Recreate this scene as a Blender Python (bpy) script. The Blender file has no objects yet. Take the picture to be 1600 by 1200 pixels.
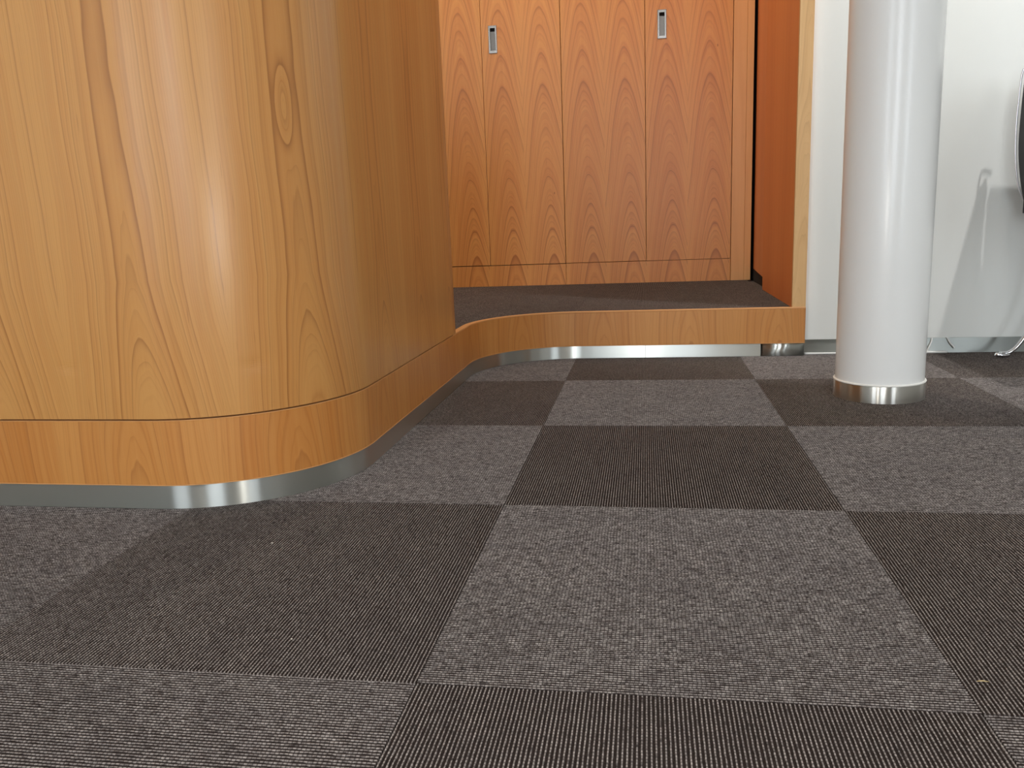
import bpy, bmesh, math, random
from mathutils import Vector, Matrix
random.seed(7)
PI = math.pi
scene = bpy.context.scene
COL = scene.collection

# ------------------------------------------------------------------ camera
CAM_H = 0.4254
cam = bpy.data.cameras.new('camera')
cam.sensor_fit = 'HORIZONTAL'; cam.sensor_width = 36.0
cam.lens = 36.0 * 1275.3 / 1600.0
cam.clip_start = 0.02; cam.clip_end = 60
camo = bpy.data.objects.new('camera', cam); COL.objects.link(camo)
YAW, PITCH, ROLL = -0.16682663, 0.19381083, -0.03899716
fw = Vector((math.sin(YAW)*math.cos(PITCH), math.cos(YAW)*math.cos(PITCH), -math.sin(PITCH)))
rt = Vector((math.cos(YAW), -math.sin(YAW), 0)); up = rt.cross(fw)
r2 = rt*math.cos(ROLL) + up*math.sin(ROLL); u2 = -rt*math.sin(ROLL) + up*math.cos(ROLL)
camo.matrix_world = Matrix(((r2.x, u2.x, -fw.x, 0), (r2.y, u2.y, -fw.y, 0), (r2.z, u2.z, -fw.z, CAM_H), (0, 0, 0, 1)))
scene.camera = camo

# ------------------------------------------------------------------ world, lights, exposure
w = bpy.data.worlds.new('world'); scene.world = w; w.use_nodes = True
bg = w.node_tree.nodes['Background']
bg.inputs[0].default_value = (0.75, 0.87, 1.0, 1); bg.inputs[1].default_value = 1.2
scene.view_settings.view_transform = 'Standard'; scene.view_settings.look = 'None'
scene.view_settings.gamma = 1.0; scene.view_settings.use_curve_mapping = False
scene.view_settings.exposure = 0.06

CEIL = 2.70
def lamp(name, kind, loc, power, color, **kw):
    l = bpy.data.lights.new(name, kind); l.energy = power; l.color = color
    for k, v in kw.items(): setattr(l, k, v)
    o = bpy.data.objects.new(name, l); COL.objects.link(o); o.location = loc
    return o
# the phone's own flash beside the lens (its glints show on every polished face)
FLASH = lamp('phone_flash', 'POINT', (-0.016, -0.01, CAM_H + 0.004), 9.0, (1.0, 0.97, 0.92), shadow_soft_size=0.007)
# daylight through the three windows in the wall behind the camera
DAYLIGHT = (0.86, 0.93, 1.0)
for wx, ww, pw in ((-2.3, 1.2, 62.0), (0.1, 1.2, 105.0), (3.05, 1.2, 58.0)):
    d_ = lamp('window_daylight', 'AREA', (wx, -4.22, 1.40), pw, DAYLIGHT, shape='RECTANGLE', size=ww, size_y=2.2)
    d_.rotation_euler = (PI/2, 0, 0)
# recessed ceiling downlights: (x, y, watts, colour)
WARM = (1.0, 0.86, 0.66); NEUT = (1.0, 0.98, 0.96)
DOWNLIGHTS = [(-0.30, 2.95, 13, WARM), (-1.5, 2.95, 8, WARM)]
# spotlights that wash the white wall: (x, y, watts)
WASHERS = [(1.34, 1.81, 118), (2.6, 1.81, 118)]
# long ceiling luminaires over the open floor: (x, y, watts)
LUMINAIRES = [(-1.1, -0.9, 9), (0.75, -0.9, 9), (2.4, -0.9, 7), (-1.1, -2.8, 5), (0.75, -2.8, 5)]

# ------------------------------------------------------------------ helpers
def lin(r, g, b):
    f = lambda c: (c/255/12.92) if c/255 <= 0.04045 else ((c/255+0.055)/1.055)**2.4
    return (f(r), f(g), f(b), 1)
def tag(o, label=None, cat=None, group=None, kind=None):
    if label: o['label'] = label
    if cat: o['category'] = cat
    if group: o['group'] = group
    if kind: o['kind'] = kind
    return o
def empty(name, loc=(0, 0, 0)):
    o = bpy.data.objects.new(name, None); COL.objects.link(o); o.location = loc; o.empty_display_size = 0.1
    return o
def link(name, me, mat=None, parent=None, loc=None):
    o = bpy.data.objects.new(name, me); COL.objects.link(o)
    if mat is not None and not me.materials: me.materials.append(mat)
    if parent is not None: o.parent = parent
    if loc is not None: o.location = loc
    return o
def auto_uv(bm):
    uv = bm.loops.layers.uv.verify()
    for f in bm.faces:
        n = f.normal; ax = max(range(3), key=lambda i: abs(n[i]))
        for l in f.loops:
            c = l.vert.co
            l[uv].uv = (c.y, c.z) if ax == 0 else ((c.x, c.z) if ax == 1 else (c.x, c.y))
def finish(bm, name, mat, parent=None, smooth=False, uv=True, loc=None):
    bm.normal_update()
    if uv: auto_uv(bm)
    me = bpy.data.meshes.new(name); bm.to_mesh(me); bm.free()
    if smooth:
        for p in me.polygons: p.use_smooth = True
    return link(name, me, mat, parent, loc)
def bm_box(bm, x0, x1, y0, y1, z0, z1, bev=0.0):
    vs = [bm.verts.new((x, y, z)) for x in (x0, x1) for y in (y0, y1) for z in (z0, z1)]
    idx = [(0, 1, 3, 2), (4, 6, 7, 5), (0, 4, 5, 1), (2, 3, 7, 6), (0, 2, 6, 4), (1, 5, 7, 3)]
    fs = [bm.faces.new([vs[i] for i in t]) for t in idx]
    if bev > 0:
        es = {e for f in fs for e in f.edges}
        bmesh.ops.bevel(bm, geom=list(es), offset=bev, segments=2, affect='EDGES', profile=0.6)
def box(name, x0, x1, y0, y1, z0, z1, mat, parent=None, bev=0.0):
    bm = bmesh.new(); bm_box(bm, x0, x1, y0, y1, z0, z1, bev)
    return finish(bm, name, mat, parent)
def lathe(name, prof, mat, parent=None, seg=96, loc=(0, 0, 0), caps=True, sharp=35):
    """surface of revolution; UV.u = arc length at that radius, v = z"""
    bm = bmesh.new(); uv = bm.loops.layers.uv.verify()
    rows = [[bm.verts.new((r*math.cos(2*PI*i/seg), r*math.sin(2*PI*i/seg), z)) for i in range(seg)] for r, z in prof]
    for k in range(len(prof)-1):
        for i in range(seg):
            j = (i+1) % seg
            f = bm.faces.new((rows[k][i], rows[k][j], rows[k+1][j], rows[k+1][i])); f.smooth = True
            R = prof[k][0]
            for l, (a, kk) in zip(f.loops, ((i, k), (i+1, k), (i+1, k+1), (i, k+1))):
                l[uv].uv = (2*PI*a/seg*max(R, .01), prof[kk][1])
    if caps:
        if prof[0][0] > 1e-5: bm.faces.new(list(reversed(rows[0])))
        if prof[-1][0] > 1e-5: bm.faces.new(rows[-1])
    bm.normal_update()
    for e in bm.edges:
        if len(e.link_faces) == 2 and e.calc_face_angle(0) > math.radians(sharp): e.smooth = False
    me = bpy.data.meshes.new(name); bm.to_mesh(me); bm.free()
    return link(name, me, mat, parent, loc)
def tube(name, pts, r, mat, parent=None, seg=12, scale=(1, 1), closed_caps=True, cyc=False):
    """round bar swept along points (Catmull-smoothed beforehand by caller)"""
    bm = bmesh.new(); P = [Vector(p) for p in pts]; n = len(P); rings = []
    prev = None
    for i in range(n):
        t = (P[min(i+1, n-1)] - P[max(i-1, 0)]).normalized()
        if prev is None:
            a = Vector((0, 1, 0)) if abs(t.y) < 0.9 else Vector((0, 0, 1))
            nx = (a - t*a.dot(t)).normalized()
        else:
            nx = (prev - t*prev.dot(t)).normalized()
        prev = nx; ny = t.cross(nx)
        rr = r[i] if isinstance(r, (list, tuple)) else r
        rings.append([bm.verts.new(P[i] + nx*math.cos(2*PI*k/seg)*rr*scale[0] + ny*math.sin(2*PI*k/seg)*rr*scale[1]) for k in range(seg)])
    for i in range(n-1):
        for k in range(seg):
            j = (k+1) % seg
            f = bm.faces.new((rings[i][k], rings[i][j], rings[i+1][j], rings[i+1][k])); f.smooth = True
    bm.faces.new(list(reversed(rings[0]))); bm.faces.new(rings[-1])
    bmesh.ops.recalc_face_normals(bm, faces=bm.faces[:])
    return finish(bm, name, mat, parent)
def smooth_path(ctrl, n=8):
    P = [Vector(c) for c in ctrl]; out = []
    for i in range(len(P)-1):
        p0, p1, p2, p3 = P[max(i-1, 0)], P[i], P[i+1], P[min(i+2, len(P)-1)]
        for k in range(n):
            t = k/n
            out.append(0.5*((2*p1)+(-p0+p2)*t+(2*p0-5*p1+4*p2-p3)*t*t+(-p0+3*p1-3*p2+p3)*t**3))
    out.append(P[-1]); return out

# ------------------------------------------------------------------ node maths
class G:
    def __init__(s, name):
        s.m = bpy.data.materials.new(name); s.m.use_nodes = True; s.t = s.m.node_tree; s.n = s.t.nodes; s.l = s.t.links
        s.b = s.n['Principled BSDF']
    def put(s, sock, v):
        if isinstance(v, bpy.types.NodeSocket): s.l.new(v, sock)
        else: sock.default_value = v
    def m_(s, op, a, b=0.0, c=0.0, clamp=False):
        n = s.n.new('ShaderNodeMath'); n.operation = op; n.use_clamp = clamp
        for i, v in enumerate((a, b, c)): s.put(n.inputs[i], v)
        return n.outputs[0]
    def add(s, a, b): return s.m_('ADD', a, b)
    def sub(s, a, b): return s.m_('SUBTRACT', a, b)
    def mul(s, a, b): return s.m_('MULTIPLY', a, b)
    def pw(s, a, b): return s.m_('POWER', a, b)
    def fr(s, a): return s.m_('FRACT', a)
    def fl(s, a): return s.m_('FLOOR', a)
    def rng(s, v, a, b, c=0.0, d=1.0, smooth=False):
        n = s.n.new('ShaderNodeMapRange'); n.interpolation_type = 'SMOOTHSTEP' if smooth else 'LINEAR'
        s.put(n.inputs[0], v)
        for i, q in enumerate((a, b, c, d)): s.put(n.inputs[i+1], q)
        return n.outputs[0]
    def xyz(s, x, y, z=0.0):
        n = s.n.new('ShaderNodeCombineXYZ')
        for i, v in enumerate((x, y, z)): s.put(n.inputs[i], v)
        return n.outputs[0]
    def sep(s, v):
        n = s.n.new('ShaderNodeSeparateXYZ'); s.put(n.inputs[0], v); return n.outputs
    def uv(s):
        n = s.n.new('ShaderNodeTexCoord'); return s.sep(n.outputs['UV'])
    def objc(s):
        n = s.n.new('ShaderNodeTexCoord'); return s.sep(n.outputs['Object'])
    def n1(s, wv, detail=2.0, rough=0.5):
        n = s.n.new('ShaderNodeTexNoise'); n.noise_dimensions = '1D'; s.put(n.inputs['W'], wv)
        n.inputs['Scale'].default_value = 1.0; n.inputs['Detail'].default_value = detail; n.inputs['Roughness'].default_value = rough
        return n.outputs['Fac']
    def n2(s, x, y, detail=2.0, rough=0.5, z=0.0, dist=0.0):
        n = s.n.new('ShaderNodeTexNoise'); n.noise_dimensions = '3D'; s.put(n.inputs['Vector'], s.xyz(x, y, z))
        n.inputs['Scale'].default_value = 1.0; n.inputs['Detail'].default_value = detail; n.inputs['Roughness'].default_value = rough
        n.inputs['Distortion'].default_value = dist
        return n.outputs['Fac']
    def white(s, wv):
        n = s.n.new('ShaderNodeTexWhiteNoise'); n.noise_dimensions = '1D'; s.put(n.inputs['W'], wv); return n.outputs['Value']
    def mix(s, f, a, b, blend='MIX'):
        n = s.n.new('ShaderNodeMix'); n.data_type = 'RGBA'; n.blend_type = blend
        s.put(n.inputs[0], f); s.put(n.inputs[6], a); s.put(n.inputs[7], b); return n.outputs[2]
    def bump(s, h, strength=0.2, dist=0.001):
        n = s.n.new('ShaderNodeBump'); n.inputs['Strength'].default_value = strength; n.inputs['Distance'].default_value = dist
        s.put(n.inputs['Height'], h); s.l.new(n.outputs[0], s.b.inputs['Normal'])
    def out(s, **kw):
        for k, v in kw.items(): s.put(s.b.inputs[k.replace('_', ' ')], v)
        return s.m

def plain(name, col, rough=0.5, metal=0.0, **kw):
    g = G(name); g.out(Base_Color=col, Roughness=rough, Metallic=metal, **kw); return g.m

def cherry(name, leaf=0.1775, u0=0.0, d=0.05, t=0.10, tilt=0.0, vref=0.7, ring=145.0, warp=0.006, jit=0.0, seed=0.0,
           light=lin(205, 148, 92), mid=lin(188, 124, 68), dark=lin(140, 78, 36), rough=0.38, contrast=1.0, leaftone=0.10, mirror=False, swap=False, edge=0.0, knee=None, knots=(), dents=(), coat=0.0, stain=0.0):
    g = G(name); o = g.uv(); u, v = (o[1], o[0]) if swap else (o[0], o[1])
    q = g.mul(g.sub(u, u0), 1.0/leaf); idx = g.fl(q); fr = g.fr(q)
    rnd = g.white(g.add(g.mul(idx, 7.31), 3.7 + seed)); rnd2 = g.white(g.add(g.mul(idx, 3.17), 11.9 + seed))
    xl = g.mul(g.sub(fr, 0.5), leaf)
    if mirror:
        sgn = g.sub(1.0, g.mul(g.m_('MODULO', g.m_('ABSOLUTE', idx), 2.0), 2.0)); xl = g.mul(xl, sgn)
    xl = g.add(xl, g.mul(g.sub(v, vref), tilt))
    if jit: xl = g.add(xl, g.mul(g.sub(rnd2, 0.5), jit*0.25))
    zo = g.mul(rnd, jit*10.0)
    ux = g.add(xl, 0.0)
    wn = g.n2(g.mul(ux, 9.0), g.add(g.mul(v, 2.2), zo), 2.0, 0.5, seed)
    wn2 = g.n2(g.mul(ux, 34.0), g.add(g.mul(v, 5.0), zo), 2.0, 0.5, seed+5)
    xw = g.add(xl, g.mul(g.sub(g.n2(0.3, g.add(g.mul(v, 1.9), zo), 2.0, 0.5, seed+2), 0.5), warp*4))
    R = g.m_('SQRT', g.add(g.mul(xw, xw), d*d))
    vv = v if knee is None else g.add(g.m_('MINIMUM', v, knee), g.mul(g.m_('MAXIMUM', g.sub(v, knee), 0.0), 0.035))
    R = g.add(R, g.mul(vv, t)); R = g.add(R, g.mul(zo, 0.37))
    R = g.add(R, g.add(g.mul(g.sub(wn, 0.5), warp*2.2), g.mul(g.sub(wn2, 0.5), warp*0.55)))
    def gauss(uk, vk, su, sv):
        a = g.mul(g.sub(u, uk), 1.0/su); b = g.mul(g.sub(v, vk), 1.0/sv)
        return g.m_('EXPONENT', g.mul(g.add(g.mul(a, a), g.mul(b, b)), -1.0))
    for uk, vk, su, sv, am in knots: R = g.add(R, g.mul(gauss(uk, vk, su, sv), am))
    n_lo = g.n1(g.mul(R, ring*0.42), 1.0); n_hi = g.n1(g.add(g.mul(R, ring*1.6), 31.0), 2.0, 0.6)
    ph = g.add(g.mul(R, ring), g.mul(g.sub(n_lo, 0.5), 2.6)); saw = g.fr(ph)
    gate = g.rng(g.white(g.add(g.fl(ph), seed)), 0.15, 1.0, 0.12, 1.0)
    line = g.mul(g.pw(saw, 5.0), gate)
    edge = g.rng(g.sub(1.0, saw), 0.0, 0.05, 0.0, 1.0); line = g.mul(line, edge)
    saw2 = g.fr(g.add(g.mul(R, ring*2.7), g.mul(n_hi, 1.3)))
    line = g.m_('MAXIMUM', line, g.mul(g.pw(saw2, 4.0), g.mul(g.rng(n_hi, 0.35, 0.7), 0.42)))
    body = g.mul(g.rng(n_lo, 0.3, 0.7), 0.34); body = g.add(body, g.mul(g.rng(n_hi, 0.25, 0.75), 0.25))
    fib = g.n2(g.mul(u, 520.0), g.mul(v, 7.0), 2.0, 0.6, seed)
    fib2 = g.n2(g.mul(u, 90.0), g.mul(v, 1.6), 2.0, 0.6, seed+9)
    tone = g.add(g.mul(g.sub(rnd2, 0.5), leaftone*4), g.mul(g.sub(fib2, 0.5), 0.5))
    if edge: body = g.sub(body, g.mul(g.pw(g.mul(g.m_('ABSOLUTE', g.sub(fr, 0.5)), 2.0), 6.0), g.mul(edge, g.rng(v, 0.3, 1.4, 0.45, 1.3))))
    body = g.add(body, tone); body = g.add(body, g.mul(g.sub(fib, 0.5), 0.35))
    c = g.mix(g.m_('MULTIPLY', body, 1.0, clamp=True), light, mid)
    ln = g.m_('MULTIPLY', line, 0.85*contrast, clamp=True)
    c = g.mix(ln, c, dark)
    pore = g.rng(g.n2(g.mul(u, 330.0), g.mul(v, 14.0), 1.0, 0.5, seed+3), 0.72, 0.80, 0.0, 0.28)
    c = g.mix(pore, c, dark)
    # small dark pin knots
    kn = g.n.new('ShaderNodeTexVoronoi'); kn.feature = 'F1'; g.put(kn.inputs['Vector'], g.xyz(g.mul(u, 9.0), g.mul(v, 4.0), seed)); kn.inputs['Scale'].default_value = 1.0
    kf = g.rng(kn.outputs['Distance'], 0.012, 0.028, 0.75, 0.0)
    c = g.mix(kf, c, dark)
    # figure: faint cross-grain ripples seen in the sheen
    rip = g.n2(g.mul(u, 24.0), g.mul(v, 110.0), 2.0, 0.5, seed+4)
    hgt = g.add(g.mul(fib, 0.6), g.mul(rip, 0.5))
    for uk, vk, su, sv, am in dents: hgt = g.add(hgt, g.mul(g.mul(gauss(uk, vk, su, sv), g.add(0.5, g.n2(g.mul(u, 60.0), g.mul(v, 420.0), 2.0))), am))
    g.bump(hgt, 0.10, 0.0006)
    rr = g.add(rough, g.mul(g.sub(fib, 0.5), 0.10))
    g.out(Base_Color=c, Roughness=rr)
    g.b.inputs['Specular IOR Level'].default_value = 0.5
    if coat: g.b.inputs['Coat Weight'].default_value = coat; g.b.inputs['Coat Roughness'].default_value = 0.2
    return g.m

def steel(name, col=(0.62, 0.63, 0.59, 1), rough=0.285, aniso=1.0):
    g = G(name); o = g.uv()
    g.out(Base_Color=col, Metallic=1.0, Roughness=rough, Anisotropic=aniso, Anisotropic_Rotation=0.25)
    tn = g.n.new('ShaderNodeTangent'); tn.direction_type = 'UV_MAP'; g.l.new(tn.outputs[0], g.b.inputs['Tangent'])
    return g.m

def carpet(name, pitch, ribbed=True):
    """loop pile carpet tile: pale crest yarn on the ribs, dark yarn in the grooves; local coordinates"""
    g = G(name); o = g.objc(); info = g.n.new('ShaderNodeObjectInfo').outputs['Random']
    x, y = o[0], o[1]
    so = g.mul(info, 37.0)
    rib = g.fl(g.mul(g.add(x, 0.25), 1.0/pitch)); f = g.fr(g.mul(g.add(x, 0.25), 1.0/pitch))
    f = g.add(f, g.mul(g.sub(g.n2(g.mul(rib, 1.7), g.mul(y, 95.0), 2.0, 0.6), 0.5), 0.30))
    loop = g.n2(g.mul(rib, 3.3), g.mul(y, 330.0), 1.0, 0.5, so)                 # single loops along a rib
    mott = g.n2(g.mul(x, 28.0), g.mul(y, 14.0), 3.0, 0.6, so)                   # patchy yarn shade
    fine = g.n2(g.mul(x, 900.0), g.mul(y, 900.0), 2.0, 0.6, so)
    if ribbed:
        crest = g.rng(g.m_('ABSOLUTE', g.sub(f, 0.5)), 0.12, 0.25, 1.0, 0.0, True)
    else:
        crest = 0.55
    lt = g.mix(g.rng(loop, 0.25, 0.75), lin(116, 109, 106), lin(184, 175, 170))
    lt = g.mix(g.rng(mott, 0.35, 0.7, 0.0, 0.30), lt, lin(88, 84, 88))
    seam = g.fr(g.add(g.mul(y, 1.0/0.0041), g.mul(g.white(rib), 0.35)))
    gap = g.rng(g.m_('ABSOLUTE', g.sub(seam, 0.5)), 0.26, 0.46, 0.0, 0.72, True)                # joint between two loops
    lt = g.mix(gap, lt, lin(52, 47, 47))
    skip = g.rng(g.n2(g.mul(rib, 5.7), g.mul(y, 120.0), 2.0, 0.6, g.add(so, 4.0)), 0.58, 0.72, 0.0, 0.75)  # where dark yarn surfaces
    lt = g.mix(skip, lt, lin(46, 41, 41))
    dk = g.mix(g.rng(fine, 0.3, 0.7), lin(34, 29, 27), lin(60, 51, 48))
    c = g.mix(crest, dk, lt)
    g.out(Base_Color=c, Roughness=0.95); g.b.inputs['Specular IOR Level'].default_value = 0.1
    g.b.inputs['Sheen Weight'].default_value = 0.0
    g.bump(g.add(g.mul(loop, 1.0), g.mul(fine, 0.6)), 0.6, 0.0008)
    return g.m

def paint(name, col, rough=0.45):
    g = G(name); o = g.objc()
    n = g.n2(g.mul(o[0], 160), g.mul(o[2], 160), 2, 0.5, g.mul(o[1], 160)); sc = g.n2(g.mul(o[0], 2.3), g.mul(o[2], 1.7), 3, 0.5)
    c = g.mix(g.rng(sc, 0.4, 0.7, 0, 0.06), col, (col[0]*.8, col[1]*.8, col[2]*.78, 1))
    g.bump(n, 0.06, 0.0006); g.out(Base_Color=c, Roughness=rough); return g.m

M = {}
M['door'] = cherry('cherry_doors', leaf=0.1775, u0=-0.355*3+0.002, d=0.060, t=0.125, tilt=0.035, vref=1.15, ring=128, contrast=1.2, warp=0.0035, seed=2.0,
                   light=lin(230, 158, 84), mid=lin(204, 120, 56), dark=lin(146, 68, 28), leaftone=0.04, edge=0.9)
M['counter'] = cherry('cherry_counter', leaf=0.265, u0=0.1845, d=0.05, t=0.085, tilt=0.03, vref=0.32, ring=118, warp=0.008, rough=0.31,
                      knots=((2.688, 0.615, 0.011, 0.050, 0.020), (2.869, 0.56, 0.006, 0.06, 0.012)), dents=((2.605, 0.223, 0.016, 0.010, -14.0), (2.306, 0.230, 0.016, 0.008, -12.0)), jit=0.0015, knee=0.36, seed=5.0,
                      light=lin(204, 148, 84), mid=lin(185, 117, 54), dark=lin(126, 68, 27), leaftone=0.10, contrast=0.95)
M['plinth'] = cherry('cherry_plinth', leaf=0.262, u0=0.175, d=0.05, t=0.06, tilt=0.02, vref=0.1, ring=112, warp=0.010, jit=0.002, seed=8.0,
                     light=lin(204, 142, 76), mid=lin(184, 110, 44), dark=lin(138, 72, 28), leaftone=0.10, contrast=0.75)
M['sidepanel'] = cherry('cherry_side_panel', leaf=0.6, u0=2.3, d=0.5, t=0.01, ring=70, warp=0.004, seed=12.0,
                        light=lin(222, 130, 68), mid=lin(208, 114, 54), dark=lin(176, 90, 42), contrast=0.3, rough=0.4, leaftone=0.02)
M['stile'] = cherry('cherry_stile', leaf=0.3, u0=0.2, d=0.3, t=0.01, ring=120, warp=0.004, seed=15.0,
                    light=lin(240, 178, 110), mid=lin(226, 156, 88), dark=lin(180, 110, 58), contrast=0.3, leaftone=0.02)
M['lipping'] = cherry('pale_cherry_lipping', leaf=0.09, u0=0.41, d=0.03, t=0.05, ring=150, warp=0.014, seed=21.0,
                      light=lin(222, 180, 124), mid=lin(206, 158, 100), dark=lin(160, 108, 60), contrast=0.6, leaftone=0.02)
M['edge'] = plain('pale_wood_edge', lin(214, 158, 100), 0.4)
M['steel'] = steel('brushed_steel')
M['steel_dark'] = steel('brushed_steel_column', (0.52, 0.50, 0.46, 1), 0.285, 1.0)
M['steel_wall'] = steel('brushed_steel_wall_strip', (0.40, 0.41, 0.38, 1), 0.285, 1.0)
M['chrome'] = plain('chrome', (0.82, 0.82, 0.84, 1), 0.08, 1.0)
M['handle'] = plain('satin_steel_handle', (0.29, 0.27, 0.25, 1), 0.2, 1.0)
M['recess'] = plain('handle_recess', (0.17, 0.155, 0.14, 1), 0.35, 1.0)
M['wall'] = paint('white_wall_paint', lin(238, 240, 236), 0.5)
M['ceil'] = paint('ceiling_paint', lin(232, 232, 228), 0.8)
M['white'] = plain('column_white', lin(238, 238, 236), 0.23)
M['bead'] = plain('white_bead', lin(240, 238, 232), 0.4)
M['cable'] = plain('white_cable_and_glint', lin(238, 238, 234), 0.4)
M['void'] = plain('dark_cavity', lin(28, 20, 16), 0.9)
M['leather'] = plain('black_leather', lin(12, 11, 13), 0.6)
M['rubber'] = plain('dark_rubber', lin(40, 36, 36), 0.6)
M['straw'] = plain('straw', lin(222, 196, 140), 0.6)
M['rim'] = plain('satin_chrome_rim', (0.85, 0.85, 0.88, 1), 0.3, 1.0)
M['lint'] = plain('lint', lin(214, 206, 198), 0.8)
M['frame'] = plain('window_frame_grey', lin(120, 122, 124), 0.4)
PITCH_RIB = 0.5/128
M['carpet'] = carpet('loop_pile_carpet_tile', PITCH_RIB)
M['carpet_far'] = carpet('loop_pile_carpet_plain', PITCH_RIB, ribbed=False)
def glass():
    g = G('window_glass'); n = g.n; tr = n.new('ShaderNodeBsdfTransparent'); gl = n.new('ShaderNodeBsdfGlossy'); gl.inputs['Roughness'].default_value = 0.02
    mx = n.new('ShaderNodeMixShader'); mx.inputs[0].default_value = 0.08
    g.l.new(tr.outputs[0], mx.inputs[1]); g.l.new(gl.outputs[0], mx.inputs[2]); g.l.new(mx.outputs[0], n['Material Output'].inputs[0]); return g.m
M['glass'] = glass()
def emit(name, col, s):
    g = G(name); g.out(Base_Color=(0.9, 0.9, 0.9, 1), Emission_Color=col, Emission_Strength=s); return g.m
M['lens'] = emit('lamp_lens', (1.0, 0.93, 0.84, 1), 6.0)

# ------------------------------------------------------------------ the setting
XL, XR, YF = -3.2, 4.0, -4.0          # left wall, right wall, wall behind the camera
STEP_Y, WALL_Y, CAB_Y, NICHE_Y = 2.545, 2.573, 3.708, 4.34
PLAT_Z = 0.146
PARTX0, PARTX1 = 0.432, 0.470
SK_H = 0.039                            # steel skirting height
T0X, T0Y, TS = -0.2188, 0.6825, 0.5     # a tile corner and the tile size

floor = tag(box('floor', XL-0.15, XR+0.15, YF-0.15, 4.6, -0.16, -0.0065, M['carpet_far']), kind='structure')
# carpet tile: ribbed top as real corrugation, quarter-turned tile by tile
def tile_mesh():
    n = 128; h = TS/2 - 0.0005; bm = bmesh.new()
    xs = [(-h, -0.0014)]
    for i in range(n):
        a = -TS/2 + i*PITCH_RIB
        for fx, z in ((0.22, -0.0014), (0.36, -0.0002), (0.64, -0.0002), (0.78, -0.0014)):
            xs.append((a + fx*PITCH_RIB, z))
    xs.append((h, -0.0014))
    lo = [bm.verts.new((x, -h, z)) for x, z in xs]; hi = [bm.verts.new((x, h, z)) for x, z in xs]
    for i in range(len(xs)-1): bm.faces.new((lo[i], lo[i+1], hi[i+1], hi[i]))
    b = [bm.verts.new(c) for c in ((-h, -h, -0.0066), (h, -h, -0.0066), (h, h, -0.0066), (-h, h, -0.0066))]
    bm.faces.new([b[0]] + [b[1]] + list(reversed(lo))); bm.faces.new([b[2], b[3]] + hi)
    bm.faces.new((b[3], b[0], lo[0], hi[0])); bm.faces.new((b[1], b[2], hi[-1], lo[-1])); bm.faces.new((b[3], b[2], b[1], b[0]))
    bm.normal_update(); me = bpy.data.meshes.new('carpet_tile'); bm.to_mesh(me); bm.free(); me.materials.append(M['carpet']); return me
TILE = tile_mesh()
def lay_tile(ix, iy, z, parent, turned):
    o = link('carpet_tile', TILE, None, parent)
    o.location = (T0X + (ix+0.5)*TS, T0Y + (iy+0.5)*TS, z + random.uniform(-0.00025, 0.00025))
    o.rotation_euler = (0, 0, (PI/2 if turned else 0) + (PI if random.random() < .5 else 0) + random.uniform(-.0006, .0006))
for ix in range(-4, 6):
    for iy in range(-3, 4):
        cx0, cy0 = T0X + ix*TS, T0Y + iy*TS
        if cx0 + TS < -0.52 and cy0 > 1.16: continue           # wholly under the desk
        lay_tile(ix, iy, 0.0, floor, (ix + iy) % 2 == 0)

# raised floor behind the step
bm = bmesh.new()
def fillet_pts(off=0.0, seg=20):
    """desk front -> outer corner -> desk side -> inner fillet -> step front; 'off' moves the face outwards"""
    pts = []
    fy = 1.134 - off; sx = -0.500 + off; sy = STEP_Y - off
    r1 = 0.266 + off; cx1, cy1 = -0.766, 1.400
    r2_ = 0.300 - off; cx2, cy2 = -0.200, STEP_Y - 0.300
    pts += [(XL, fy), (-2.2, fy), (-1.4, fy), (cx1, fy)]
    for k in range(1, seg+1):
        a = -PI/2 + PI/2*k/seg; pts.append((cx1 + r1*math.cos(a), cy1 + r1*math.sin(a)))
    n0 = len(pts)
    pts += [(sx, 1.7), (sx, 2.0), (sx, cy2)]
    for k in range(1, seg+1):
        a = PI - PI/2*k/seg; pts.append((cx2 + r2_*math.cos(a), cy2 + r2_*math.sin(a)))
    pts += [(0.1, sy), (PARTX1, sy)]
    return pts
outer = fillet_pts(-0.016)
vs = [bm.verts.new((x, y, PLAT_Z-0.007)) for x, y in outer] + [bm.verts.new((PARTX1, NICHE_Y, PLAT_Z-0.007)), bm.verts.new((XL, NICHE_Y, PLAT_Z-0.007))]
f = bm.faces.new(vs); ret = bmesh.ops.extrude_face_region(bm, geom=[f])
for v in ret['geom']:
    if isinstance(v, bmesh.types.BMVert): v.co.z = -0.004
bmesh.ops.recalc_face_normals(bm, faces=bm.faces[:])
plat = tag(finish(bm, 'floor_raised', M['carpet_far']), kind='structure')
plat['label'] = 'raised carpeted floor behind the wooden step'
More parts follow.
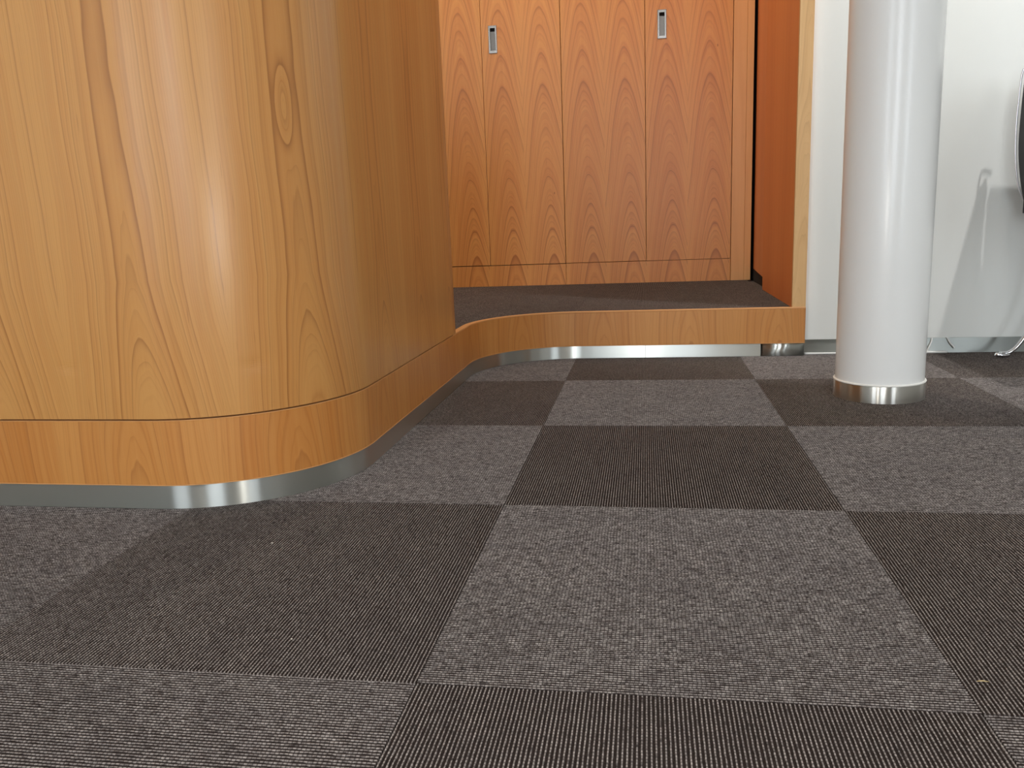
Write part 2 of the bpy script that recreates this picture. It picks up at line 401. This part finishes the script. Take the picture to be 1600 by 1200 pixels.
# platform tiles are cut to the curved step edge
def clip_poly(poly, a, b):
    out = []; ax, ay = a; bx, by = b
    side = lambda p: (bx-ax)*(p[1]-ay) - (by-ay)*(p[0]-ax)
    for i in range(len(poly)):
        p, q = poly[i], poly[(i+1) % len(poly)]; sp, sq = side(p), side(q)
        if sp >= 0: out.append(p)
        if (sp >= 0) != (sq >= 0):
            t = sp/(sp-sq); out.append((p[0]+t*(q[0]-p[0]), p[1]+t*(q[1]-p[1])))
    return out
inner = fillet_pts(-0.0155)
for ix in range(-4, 2):
    for iy in range(1, 7):
        x0, y0 = T0X + ix*TS, T0Y + iy*TS
        if x0 + TS <= -1.75 or y0 + TS <= STEP_Y - 0.42 and x0 > -0.52: continue
        if x0 >= PARTX0: continue
        turned = False
        if x0 > -0.9 and x0+TS <= PARTX0 and y0 > STEP_Y:
            lay_tile(ix, iy, PLAT_Z, plat, turned); continue
        # edge tiles: ribbed strips clipped to the step outline and the partition
        bm = bmesh.new(); mid = Vector((x0+TS/2, y0+TS/2))
        n = 128
        strips = []
        for i in range(n):
            a = -TS/2 + i*PITCH_RIB
            for f0, f1, z0, z1 in ((0.0, .22, -.0014, -.0014), (.22, .36, -.0014, -.0002), (.36, .64, -.0002, -.0002), (.64, .78, -.0002, -.0014), (.78, 1.0, -.0014, -.0014)):
                strips.append((a+f0*PITCH_RIB, a+f1*PITCH_RIB, z0, z1))
        def inside_limits(X):   # y of the step edge at world X (platform lies beyond it)
            best = None
            for (xa, ya), (xb, yb) in zip(inner[:-1], inner[1:]):
                if min(xa, xb) - 1e-9 <= X <= max(xa, xb) + 1e-9 and abs(xb-xa) > 1e-9:
                    yy = ya + (X-xa)/(xb-xa)*(yb-ya); best = yy if best is None else max(best, yy)
            return best if best is not None else 1.15
        h = TS/2 - 0.0005; any_f = False
        lims = [(X, inside_limits(X)) for X in (mid.x-h + k*(2*h)/200 for k in range(201)) if X <= PARTX0-0.0005]
        for a, b, za, zb in strips:
            a, b = max(a, -h), min(b, h)
            if b <= a: continue
            if not turned:
                X0, X1 = mid.x + a, min(mid.x + b, PARTX0 - 0.0005)
                if X1 <= X0: continue
                lo0, lo1 = max(mid.y-h, inside_limits(X0)), max(mid.y-h, inside_limits(X1))
                if lo0 >= mid.y+h or lo1 >= mid.y+h: continue
                c = ((a, lo0-mid.y, za), (X1-mid.x, lo1-mid.y, zb), (X1-mid.x, h, zb), (a, h, za))
            else:
                # ribs run along world x: local x = world y
                wy0, wy1 = mid.y + a, mid.y + b
                ok = [X for X, Yl in lims if Yl <= wy0]
                if len(ok) < 2: continue
                # local frame of a quarter-turned tile: local x -> world y, local y -> -world x
                c = ((a, -(max(ok)-mid.x), za), (b, -(max(ok)-mid.x), zb), (b, -(min(ok)-mid.x), zb), (a, -(min(ok)-mid.x), za))
            bm.faces.new([bm.verts.new(q) for q in c]); any_f = True
        if not any_f: bm.free(); continue
        bmesh.ops.remove_doubles(bm, verts=bm.verts[:], dist=1e-6)
        bm.normal_update()
        for fc in bm.faces:
            if fc.normal.z < 0: fc.normal_flip()
        me = bpy.data.meshes.new('carpet_tile'); bm.to_mesh(me); bm.free(); me.materials.append(M['carpet'])
        o = link('carpet_tile', me, None, plat); o.location = (mid.x, mid.y, PLAT_Z)
        o.rotation_euler = (0, 0, PI/2 if turned else 0)

def band(name, pts, z0, z1, thick, mat, parent=None, u0=0.0, bev=0.0012, cap_top=True, rng=None):
    """upright strip following a plan path; the path is its outer (room) face; UV.u runs along the path"""
    P = [Vector((x, y)) for x, y in pts]; n = len(P); N = []
    for i in range(n):
        t = (P[min(i+1, n-1)] - P[max(i-1, 0)]).normalized(); N.append(Vector((t.y, -t.x)))   # room side
    s = [u0]
    for i in range(1, n): s.append(s[-1] + (P[i]-P[i-1]).length)
    prof = [(0.0, z0+bev), (0.0, z1-bev), (-bev, z1), (-thick, z1), (-thick, z0), (-bev, z0)]
    bm = bmesh.new(); uv = bm.loops.layers.uv.verify(); rows = []
    for i in range(n):
        rows.append([bm.verts.new((P[i].x + N[i].x*o_, P[i].y + N[i].y*o_, z)) for o_, z in prof])
    m = len(prof)
    for i in range(n-1):
        for k in range(m):
            j = (k+1) % m
            f = bm.faces.new((rows[i][k], rows[i][j], rows[i+1][j], rows[i+1][k]))
            if k == 0: f.smooth = True
            for l in f.loops:
                ii = i if l.vert in rows[i] else i+1; kk = rows[ii].index(l.vert)
                l[uv].uv = (s[ii], prof[kk][1] - prof[kk][0])
    bm.faces.new(rows[0]); bm.faces.new(list(reversed(rows[-1])))
    bmesh.ops.recalc_face_normals(bm, faces=bm.faces[:])
    for e in bm.edges:
        e.smooth = len(e.link_faces) == 2 and e.calc_face_angle(0) < math.radians(25)
    me = bpy.data.meshes.new(name); bm.to_mesh(me); bm.free()
    return link(name, me, mat, parent), s[-1]

# wooden riser that runs round the foot of the desk and across the step
riser = empty('trim_1'); tag(riser, 'cherry veneer plinth sweeping from the desk into the step', kind='structure')
rp = fillet_pts(0.003, 32)
band('riser_panel', rp, SK_H+0.0016, 0.1440, 0.015, M['plinth'], riser, bev=0.0004)
band('lit_bevel_strip', fillet_pts(0.0033, 32), SK_H, SK_H+0.0015, 0.015, M['edge'], riser, bev=0.0004)  # pale strip stands in for light caught on the plinth's lower bevel
band('lit_bevel_strip', fillet_pts(0.0032, 32), 0.1441, 0.1452, 0.015, M['edge'], riser, bev=0.0003)  # same pale stand-in for the lit upper bevel
cap = [p for p in fillet_pts(0.003, 32) if not (p[0] < -0.49 and p[1] < 2.06)]
band('riser_edge', [(-0.497, 2.06)] + cap, 0.1453, 0.1478, 0.018, M['edge'], riser, bev=0.0010)

# brushed steel skirting in strips, with butt joints
sk = empty('trim_2'); tag(sk, 'brushed steel skirting strip along desk foot and step', kind='structure')
full = fillet_pts(0.0, 32)
cuts = [-0.003, 0.343]
first = [p for p in full if p[0] < cuts[0] or p[1] < 2.3]; first = [p for p in first if p[0] <= cuts[0]] + [(cuts[0]-0.0005, STEP_Y)]
bends = []
for q in first: 
    if not bends or (Vector(q)-Vector(bends[-1])).length > 1e-4: bends.append(q)
k_mid = next(i for i, q in enumerate(bends) if q[0] > -0.505 and q[1] > 1.65)
_, e1 = band('skirting_strip', bends[:k_mid+1], 0.0, SK_H, 0.004, M['steel'], sk, bev=0.0004)
_, e2 = band('skirting_strip', bends[k_mid:], 0.0, SK_H, 0.004, M['steel'], sk, u0=e1, bev=0.0004)
_, e3 = band('skirting_strip', [(cuts[0]+0.0005, STEP_Y), (0.17, STEP_Y), (cuts[1]-0.0005, STEP_Y)], 0.0, SK_H, 0.004, M['steel'], sk, u0=e2, bev=0.0004)
band('skirting_strip', [(cuts[1]+0.0005, STEP_Y+0.002), (PARTX1-0.001, STEP_Y+0.002)], 0.0, SK_H, 0.004, M['steel'], sk, u0=e3, bev=0.0004)

# white wall to the right with its own recessed skirting
wall = tag(box('wall_back', PARTX1+0.0005, XR+0.15, WALL_Y, WALL_Y+0.12, 0.0445, CEIL+0.02, M['wall'], bev=0.0015), kind='structure')
bb = tag(empty('baseboard_back'), 'steel baseboard strip under the white wall', kind='structure')
band('baseboard_strip', [(PARTX1+0.001, WALL_Y+0.004), (1.6, WALL_Y+0.004), (2.4, WALL_Y+0.004)], -0.001, 0.046, 0.05, M['steel_wall'], bb, bev=0.0004)
band('baseboard_strip', [(2.401, WALL_Y+0.004), (3.2, WALL_Y+0.004), (XR, WALL_Y+0.004)], -0.001, 0.046, 0.05, M['steel_wall'], bb, bev=0.0004)
# partition (cherry) closing the niche, with a raised notch at the back
def prism_yz(name, poly, x0, x1, mat, parent=None):
    bm = bmesh.new(); a = [bm.verts.new((x0, y, z)) for y, z in poly]; b = [bm.verts.new((x1, y, z)) for y, z in poly]
    bm.faces.new(a); bm.faces.new(list(reversed(b)))
    for i in range(len(poly)):
        j = (i+1) % len(poly); bm.faces.new((a[j], a[i], b[i], b[j]))
    bmesh.ops.recalc_face_normals(bm, faces=bm.faces[:]); return finish(bm, name, mat, parent)
part = tag(empty('wall_side'), 'orange cherry side panel of the cupboard niche', kind='structure')
prism_yz('side_panel', [(2.5605, PLAT_Z), (3.20, PLAT_Z), (3.20, CEIL), (2.5605, CEIL)], PARTX0, PARTX1, M['sidepanel'], part)
sp = prism_yz('side_panel', [(3.2004, PLAT_Z+0.047), (CAB_Y+0.005, PLAT_Z+0.047), (CAB_Y+0.005, CEIL), (3.2004, CEIL)], PARTX0, PARTX1, M['sidepanel'], part)
for v in sp.data.vertices:
    if v.co.y > 3.5: v.co.x += 0.030 if v.co.x < PARTX0+0.01 else 0.012
box('core_board', PARTX0+0.030, PARTX1+0.01, 3.20, CAB_Y+0.005, 0.0, PLAT_Z+0.047, M['void'], part)
box('core_board', PARTX0+0.030, PARTX1+0.01, CAB_Y+0.006, NICHE_Y, 0.0, CEIL, M['void'], part)
box('core_board', PARTX0+0.001, PARTX1, 2.5605, 3.20, -0.002, PLAT_Z, M['void'], part)
t3 = tag(box('trim_3', PARTX0-0.001, PARTX1, STEP_Y+0.001, 2.5605, 0.1478, CEIL, M['lipping'], bev=0.001), 'pale cherry lipping post at the wall end', kind='structure')
tag(box('wall_niche', XL-0.15, PARTX1, NICHE_Y, NICHE_Y+0.12, 0.0, CEIL+0.02, M['wall']), kind='structure')
tag(box('wall_left', XL-0.15, XL, YF-0.12, NICHE_Y, -0.002, CEIL+0.02, M['wall']), kind='structure')
tag(box('ceiling', XL-0.15, XR+0.15, YF-0.12, NICHE_Y+0.12, CEIL, CEIL+0.12, M['ceil']), kind='structure')
tag(box('wall_right', XR, XR+0.15, YF-0.12, WALL_Y, -0.002, CEIL+0.02, M['wall']), kind='structure')
# wall behind the camera with three windows
WZ0, WZ1 = 0.30, 2.50
WINS = [(-2.9, -1.7, 2, 0.10), (-0.5, 0.7, 3, 0.13), (2.45, 3.65, 2, 0.10)]
wf = tag(empty('wall_front'), kind='structure')
xs_ = [XL] + [v for w_ in WINS for v in w_[:2]] + [XR]
for i in range(0, len(xs_), 2): box('wall_section', xs_[i], xs_[i+1], YF-0.12, YF, -0.002, CEIL+0.02, M['wall'], wf)
for wi, (wa, wb, npane, mw) in enumerate(WINS):
    box('wall_section', wa, wb, YF-0.12, YF, -0.002, WZ0, M['wall'], wf); box('wall_section', wa, wb, YF-0.12, YF, WZ1, CEIL+0.02, M['wall'], wf)
    win = tag(empty('window_%d' % (wi+1)), kind='structure')
    box('window_frame', wa, wb, YF-0.09, YF-0.03, WZ0, WZ0+0.05, M['frame'], win); box('window_frame', wa, wb, YF-0.09, YF-0.03, WZ1-0.05, WZ1, M['frame'], win)
    step = (wb-wa-mw)/npane
    for k in range(npane+1): box('window_frame', wa+k*step, wa+k*step+mw, YF-0.09, YF-0.03, WZ0+0.05, WZ1-0.05, M['frame'], win)
    for k in range(npane): box('window_pane', wa+k*step+mw, wa+(k+1)*step, YF-0.065, YF-0.059, WZ0+0.05, WZ1-0.05, M['glass'], win)

# ------------------------------------------------------------------ reception desk (curved cherry panel)
desk = tag(empty('reception_desk', (0, 0, 0)), 'tall curved cherry veneer reception desk panel with rounded corner', 'desk')
DT, DZ0, DZ1 = 0.045, 0.1478, 1.12
dp = [p for p in fillet_pts(0.003, 40)][:4+40]          # front and outer corner
sx = -0.497
dp += [(sx, 1.55), (sx, 1.7), (sx, 1.9), (sx, 2.05)]
rr = DT/2
for k in range(1, 13):
    a = PI*k/12; dp.append((sx - rr + rr*math.cos(a), 2.085 + rr*math.sin(a)))
dp[-13:-12] = [(sx, 2.085)] if False else dp[-13:-12]
def solid_path(name, outer_pts, thick, z0, z1, mat, parent):
    """closed plan outline: outer face, rounded end, inner face"""
    P = [Vector(q) for q in outer_pts]
    front = P[:-12]; end = P[-12:]
    inner = []
    for i in range(len(front)):
        t = (front[min(i+1, len(front)-1)] - front[max(i-1, 0)]).normalized(); inner.append(front[i] - Vector((t.y, -t.x))*thick)
    loop = front + end + list(reversed(inner))[0:]
    bm = bmesh.new(); uv = bm.loops.layers.uv.verify(); s = [0.0]
    for i in range(1, len(loop)+1): s.append(s[-1] + (loop[i % len(loop)] - loop[i-1]).length)
    bev = 0.001
    zs = [(bev, z0), (0, z0+bev), (0, z1)]
    lo = [bm.verts.new((q.x, q.y, z0)) for q in loop]; hi = [bm.verts.new((q.x, q.y, z1)) for q in loop]
    n = len(loop)
    for i in range(n):
        j = (i+1) % n; f = bm.faces.new((lo[i], lo[j], hi[j], hi[i])); f.smooth = True
        for l, (a, zz) in zip(f.loops, ((i, z0), (i+1, z0), (i+1, z1), (i, z1))): l[uv].uv = (s[a], zz)
    top = bm.faces.new(hi); bot = bm.faces.new(list(reversed(lo)))
    bm.normal_update()
    if top.normal.z < 0: bmesh.ops.reverse_faces(bm, faces=bm.faces[:])
    for e in bm.edges: e.smooth = len(e.link_faces) == 2 and e.calc_face_angle(0) < math.radians(30)
    me = bpy.data.meshes.new(name); bm.to_mesh(me); bm.free(); return link(name, me, mat, parent)
solid_path('curved_panel', dp, DT, DZ0, DZ1, M['counter'], desk)
solid_path('top_rail', dp, DT, DZ1+0.003, DZ1+0.033, M['plinth'], desk)
solid_path('spacer', [(x, y) for x, y in dp], DT, DZ1, DZ1+0.003, M['void'], desk)

# ------------------------------------------------------------------ cupboards in the niche
def handle_mesh():
    """flush pull: raised rim, recessed pan with a slot at the top"""
    w_, h_ = 0.0185, 0.057; bm = bmesh.new()
    def ring(w, h, y): return [bm.verts.new(c) for c in ((-w, y, -h), (w, y, -h), (w, y, h), (-w, y, h))]
    r = [ring(w_, h_, 0.0), ring(w_, h_, -0.0022), ring(w_-0.001, h_-0.001, -0.003), ring(w_-0.0075, h_-0.011, -0.003), ring(w_-0.0082, h_-0.0117, -0.002), ring(w_-0.0082, h_-0.0117, 0.010)]
    for a, b in zip(r[:-1], r[1:]):
        for i in range(4): bm.faces.new((a[i], a[(i+1) % 4], b[(i+1) % 4], b[i]))
    bm.faces.new(r[-1]); bmesh.ops.recalc_face_normals(bm, faces=bm.faces[:]); bm.normal_update()
    me = bpy.data.meshes.new('handle'); bm.to_mesh(me); bm.free(); me.materials.append(M['handle']); return me
HM = handle_mesh()
DOOR_Z0, DOOR_Z1 = 0.2418, 2.10
def door_with_hole(x0, x1, hx, hz, parent):
    """door leaf, 20 mm thick; a pocket is left where the flush pull sits"""
    bm = bmesh.new(); bev = 0.0012
    if hx is None: bm_box(bm, x0, x1, CAB_Y, CAB_Y+0.02, DOOR_Z0, DOOR_Z1, bev)
    else:
        a, b, c, d = hx-0.0178, hx+0.0178, hz-0.0563, hz+0.0563
        xs = (x0, a, b, x1); zs = (DOOR_Z0, c, d, DOOR_Z1)
        for y, flip in ((CAB_Y, False), (CAB_Y+0.02, True)):
            for i in range(3):
                for k in range(3):
                    if i == 1 and k == 1: continue
                    q = [bm.verts.new(t) for t in ((xs[i], y, zs[k]), (xs[i+1], y, zs[k]), (xs[i+1], y, zs[k+1]), (xs[i], y, zs[k+1]))]
                    bm.faces.new(q)
        for x in (x0, x1): bm.faces.new([bm.verts.new(t) for t in ((x, CAB_Y, DOOR_Z0), (x, CAB_Y+0.02, DOOR_Z0), (x, CAB_Y+0.02, DOOR_Z1), (x, CAB_Y, DOOR_Z1))])
        for z in (DOOR_Z0, DOOR_Z1): bm.faces.new([bm.verts.new(t) for t in ((x0, CAB_Y, z), (x1, CAB_Y, z), (x1, CAB_Y+0.02, z), (x0, CAB_Y+0.02, z))])
        bmesh.ops.remove_doubles(bm, verts=bm.verts[:], dist=1e-5)
        bmesh.ops.recalc_face_normals(bm, faces=bm.faces[:])
    o = finish(bm, 'door', M['door'], parent)
    if hx is not None:
        hnd = link('handle', HM, None, o, (hx, CAB_Y, hz)); hnd['label'] = 'recessed satin steel flush pull handle'
        rm = box('pull_pan', hx-0.0104, hx+0.0104, CAB_Y+0.008, CAB_Y+0.0095, hz-0.0453, hz+0.034, M['recess'], hnd)
        rm.location = (-hx, -CAB_Y, -hz)
        sm = box('slot', hx-0.0104, hx+0.0104, CAB_Y+0.0075, CAB_Y+0.0096, hz+0.034, hz+0.0453, M['void'], hnd); sm.location = (-hx, -CAB_Y, -hz)
    return o
def cupboard(xa, xm, xb, hx, hz, label, filler=False, zoff=0.0):
    c = tag(empty('cupboard', (0, 0, 0)), label, 'cupboard')
    box('carcass', xa+0.002, xb-0.002, CAB_Y+0.022, NICHE_Y-0.01, PLAT_Z, 2.12, M['void'], c)
    pl = box('plinth', xa+0.0002, xb-0.0002, CAB_Y, CAB_Y+0.0215, PLAT_Z-0.001, 0.2385+zoff, M['door'], c, bev=0.0008)
    door_with_hole(xa+0.0010, xm-0.0010, None, None, c)
    door_with_hole(xm+0.0010, xb-0.0010, hx, hz, c)
    return c
cupboard(-1.0565, -0.7015, -0.3565, -0.650, 1.212, 'cherry two-door cupboard half hidden by the curved reception desk')
cb = cupboard(-0.3560, 0.0020, 0.3635, 0.0725, 1.222, 'cherry two-door cupboard standing next to the orange side panel', zoff=0.0012)
box('filler_strip', 0.3650, 0.4200, CAB_Y-0.006, CAB_Y+0.02, PLAT_Z-0.001, 2.12, M['stile'], cb, bev=0.0008)
box('filler_strip', 0.4206, 0.4480, CAB_Y-0.007, CAB_Y+0.02, PLAT_Z-0.001, 2.12, M['stile'], cb, bev=0.0008)
c3 = cupboard(-1.7665, -1.4115, -1.0570, -1.36, 1.212, 'cherry two-door cupboard fully behind the reception desk, at the far end of the niche')

# ------------------------------------------------------------------ round column
colm = tag(empty('round_column', (0.533, 1.976, 0)), 'white round column standing on the carpet in a steel collar', 'column')
lathe('shaft', [(0.0955, 0.0405), (0.0955, CEIL)], M['white'], colm, 128)
lathe('base_collar', [(0.0985, 0.0), (0.0985, 0.0380), (0.0980, 0.0388), (0.0955, 0.0388)], M['steel_dark'], colm, 128)
lathe('bead', [(0.0955, 0.0388), (0.0992, 0.0388), (0.0998, 0.0402), (0.0990, 0.0418), (0.0955, 0.0424)], M['bead'], colm, 128, caps=False)

# ------------------------------------------------------------------ chair at the white wall (side view, facing along the wall)
CH = (0.0, 0.0, 0.0)
chair = tag(empty('chair', (1.25, 2.24, 0)), 'black leather tub chair with thin chrome frame beside the white wall', 'chair')
def rel(p): return (p[0]-1.25, p[1]-2.24, p[2])
YA, YB = 2.005, 2.478
def back_x(z): return 0.997 + 0.045*((z-0.62)/0.25)**2 * (1.0 if z < 0.62 else 0.25)
prof = [(back_x(z), z) for z in [0.772-0.0165*k for k in range(22)]]
prof += [(1.045+0.05*math.sin(a), 0.415-0.035*(1-math.cos(a))) for a in (0.5, 0.9)]
def sheet(name, pr, y0, y1, th, mat, parent):
    bm = bmesh.new(); n = len(pr); P = [Vector(q) for q in pr]; rows = []
    for i in range(n):
        t = (P[min(i+1, n-1)]-P[max(i-1, 0)]).normalized(); nn = Vector((-t.y, t.x))
        a, b = P[i] + nn*th/2, P[i] - nn*th/2
        rows.append([bm.verts.new(rel((q[0], y, q[1]))) for q, y in ((a, y0), (a, y1), (b, y1), (b, y0))])
    for i in range(n-1):
        for k in range(4):
            f = bm.faces.new((rows[i][k], rows[i][(k+1) % 4], rows[i+1][(k+1) % 4], rows[i+1][k])); f.smooth = k % 2 == 0
    bm.faces.new(rows[0]); bm.faces.new(list(reversed(rows[-1])))
    bmesh.ops.recalc_face_normals(bm, faces=bm.faces[:])
    bmesh.ops.bevel(bm, geom=[e for e in bm.edges if e.calc_face_angle(0) > 1.0], offset=th*0.3, segments=2, affect='EDGES')
    return finish(bm, name, mat, parent)
sheet('backrest', [(x+0.004, z) for x, z in prof[:22]], YA+0.002, YB-0.002, 0.020, M['leather'], chair)
sheet('seat', [(1.035, 0.432), (1.10, 0.418), (1.22, 0.412), (1.38, 0.418), (1.48, 0.428), (1.52, 0.420)], YA+0.006, YB-0.006, 0.040, M['leather'], chair)
for y in (YA, YB):
    ys = y-0.014 if y == YB else y+0.002
    bm = bmesh.new()
    pr = [(1.018, 0.40), (1.47, 0.40), (1.49, 0.55), (1.47, 0.66), (1.40, 0.715), (1.25, 0.732), (1.10, 0.742), (1.018, 0.746)]
    a_ = [bm.verts.new(rel((px, ys, pz))) for px, pz in pr]; b_ = [bm.verts.new(rel((px, ys+0.012, pz))) for px, pz in pr]
    bm.faces.new(a_); bm.faces.new(list(reversed(b_)))
    for i in range(len(pr)): bm.faces.new((a_[(i+1) % len(pr)], a_[i], b_[i], b_[(i+1) % len(pr)]))
    bmesh.ops.recalc_face_normals(bm, faces=bm.faces[:]); finish(bm, 'side_panel', M['leather'], chair)
    fr = tube('side_frame', [rel(p) for p in smooth_path([(1.016, y, 0.774), (1.002, y, 0.779), (0.991, y, 0.768), (0.987, y, 0.70), (0.986, y, 0.62), (0.992, y, 0.53), (1.008, y, 0.46), (1.045, y, 0.405), (1.12, y, 0.388), (1.30, y, 0.385), (1.46, y, 0.392), (1.50, y, 0.36), (1.505, y, 0.20), (1.51, y, 0.035)], 6)], 0.0024, M['rim'], chair)
    yy = y - 0.004 if y == YB else y + 0.004
    lg = tube('leg', [rel(p) for p in smooth_path([(1.12, yy, 0.388), (1.105, yy, 0.30), (1.085, yy, 0.16), (1.055, yy, 0.075), (1.034, yy, 0.036), (1.016, yy, 0.018), (1.002, yy, 0.013), (0.988, yy, 0.0135)], 6)],
              0.0065, M['chrome'], chair, scale=(1.2, 0.8))
    tube('foot_glide', [rel(p) for p in ((1.012, yy, 0.0080), (1.000, yy, 0.0070), (0.984, yy, 0.0075), (0.976, yy, 0.0105))], [0.005, 0.0070, 0.0070, 0.0045], M['chrome'], chair)
    tube('foot_glide', [rel(p) for p in ((1.51, y, 0.045), (1.51, y, 0.02), (1.511, y, 0.0))], [0.008, 0.0095, 0.0095], M['rubber'], chair)
for x, z in ((1.12, 0.382), (1.46, 0.386)):
    tube('cross_bar', [rel((x, YA, z)), rel((x, (YA+YB)/2, z)), rel((x, YB, z))], 0.006, M['chrome'], chair)

# ------------------------------------------------------------------ white cable and two modelled reflections at the foot of the wall
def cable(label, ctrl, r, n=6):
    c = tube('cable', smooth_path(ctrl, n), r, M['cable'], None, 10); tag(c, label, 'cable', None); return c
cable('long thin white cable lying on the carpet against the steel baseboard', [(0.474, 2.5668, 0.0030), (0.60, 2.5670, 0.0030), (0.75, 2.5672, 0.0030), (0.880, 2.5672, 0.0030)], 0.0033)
cable('short white streak standing in for a reflection on the baseboard beside the column', [(x+0.010, y, z) for x, y, z in ((0.8285, 2.5755, 0.0455), (0.8265, 2.5735, 0.034), (0.822, 2.5725, 0.022), (0.8175, 2.5715, 0.012), (0.816, 2.571, 0.006))], 0.0022)  # thin white tube modelled in place of a bright reflection in the steel
cable('short white streak standing in for a reflection on the baseboard near the chair', [(0.879, 2.5755, 0.0455), (0.884, 2.5735, 0.037), (0.889, 2.5725, 0.028), (0.8955, 2.572, 0.021), (0.901, 2.5715, 0.014)], 0.0022)  # second white tube in place of a mirrored glint, no actual lead here

# ------------------------------------------------------------------ bits on the carpet
tag(tube('splinter', [(0.2945, 0.733, 0.0008), (0.2995, 0.7335, 0.0012), (0.305, 0.733, 0.0009)], [0.0002, 0.00045, 0.00015], M['straw'], None, 6), 'tiny straw coloured splinter lying on a ribbed carpet tile', 'splinter')
def lint(x, y, r, label):
    bm = bmesh.new(); bmesh.ops.create_icosphere(bm, subdivisions=2, radius=r)
    for v in bm.verts: v.co *= random.uniform(0.7, 1.25); v.co.z *= 0.6
    o = finish(bm, 'lint', M['lint'], None, loc=(x, y, r*0.55)); tag(o, label, 'lint'); return o

lint(-0.518, 1.007, 0.0014, 'pale lint speck on a dark ribbed carpet tile, near the desk skirting')
lint(-0.375, 0.751, 0.0009, 'tiny pale lint speck on a dark ribbed carpet tile, near a seam')

# ------------------------------------------------------------------ ceiling downlights
for i, (x, y, pw, colr) in enumerate(DOWNLIGHTS):
    d = tag(empty('downlight', (x, y, CEIL)), ('round recessed downlight above the step in front of the cupboards', 'round recessed downlight above the staff side of the desk')[i], 'lamp', 'ceiling downlights')
    lathe('rim', [(0.050, 0.0), (0.075, 0.0), (0.075, -0.004), (0.070, -0.007), (0.050, -0.004), (0.050, 0.0)], M['bead'], d, 40, caps=False)
    lathe('lens', [(0.0499, -0.0005), (0.0499, -0.002)], M['lens'], d, 40)
    l = lamp('downlight_beam', 'AREA', (0, 0, -0.009), pw, colr, shape='DISK', size=0.09); l.parent = d

# ------------------------------------------------------------------ long ceiling luminaires over the open floor
for i, (x, y, pw) in enumerate(LUMINAIRES):
    d = tag(empty('ceiling_luminaire', (x, y, CEIL)), ('long ceiling luminaire in front of the reception desk', 'long ceiling luminaire between the round column and the windows', 'long ceiling luminaire beside the right wall', 'long ceiling luminaire between the three-pane window and the left wall', 'long ceiling luminaire between the three-pane window and the right wall')[i], 'lamp', 'long ceiling luminaires')
    for a in ((-0.10, -0.08, -0.62, 0.62), (0.08, 0.10, -0.62, 0.62), (-0.08, 0.08, -0.62, -0.60), (-0.08, 0.08, 0.60, 0.62)):
        box('housing', a[0], a[1], a[2], a[3], -0.05, 0.0, M['bead'], d)
    box('diffuser', -0.08, 0.08, -0.60, 0.60, -0.035, -0.03, M['lens'], d)
    l = lamp('luminaire_light', 'AREA', (0, 0, -0.045), pw, (1.0, 0.98, 0.95), shape='RECTANGLE', size=0.15, size_y=1.18); l.parent = d

# ------------------------------------------------------------------ wall-washing spotlights
for i, (x, y, pw) in enumerate(WASHERS):
    d = tag(empty('wall_spotlight', (x, y, CEIL)), ('short white ceiling spotlight above the black tub chair', 'short white ceiling spotlight further along the white wall, away from the chair')[i], 'lamp', 'wall washing spotlights')
    lathe('mount', [(0.045, 0.0), (0.045, -0.018), (0.012, -0.022), (0.012, -0.05)], M['bead'], d, 32)
    can = lathe('can', [(0.040, 0.03), (0.045, 0.02), (0.045, -0.085), (0.041, -0.085), (0.041, -0.070)], M['bead'], d, 40, loc=(0, 0, -0.075))
    can.rotation_euler = (math.radians(18), 0, 0)
    ln_ = lathe('lens', [(0.0405, -0.070), (0.0405, -0.072)], M['lens'], can, 32)
    l = lamp('spot_beam', 'SPOT', (0, 0.029, -0.175), pw, NEUT, shadow_soft_size=0.02, spot_size=math.radians(74), spot_blend=0.5); l.parent = d
    l.rotation_euler = (math.radians(30), 0, 0)
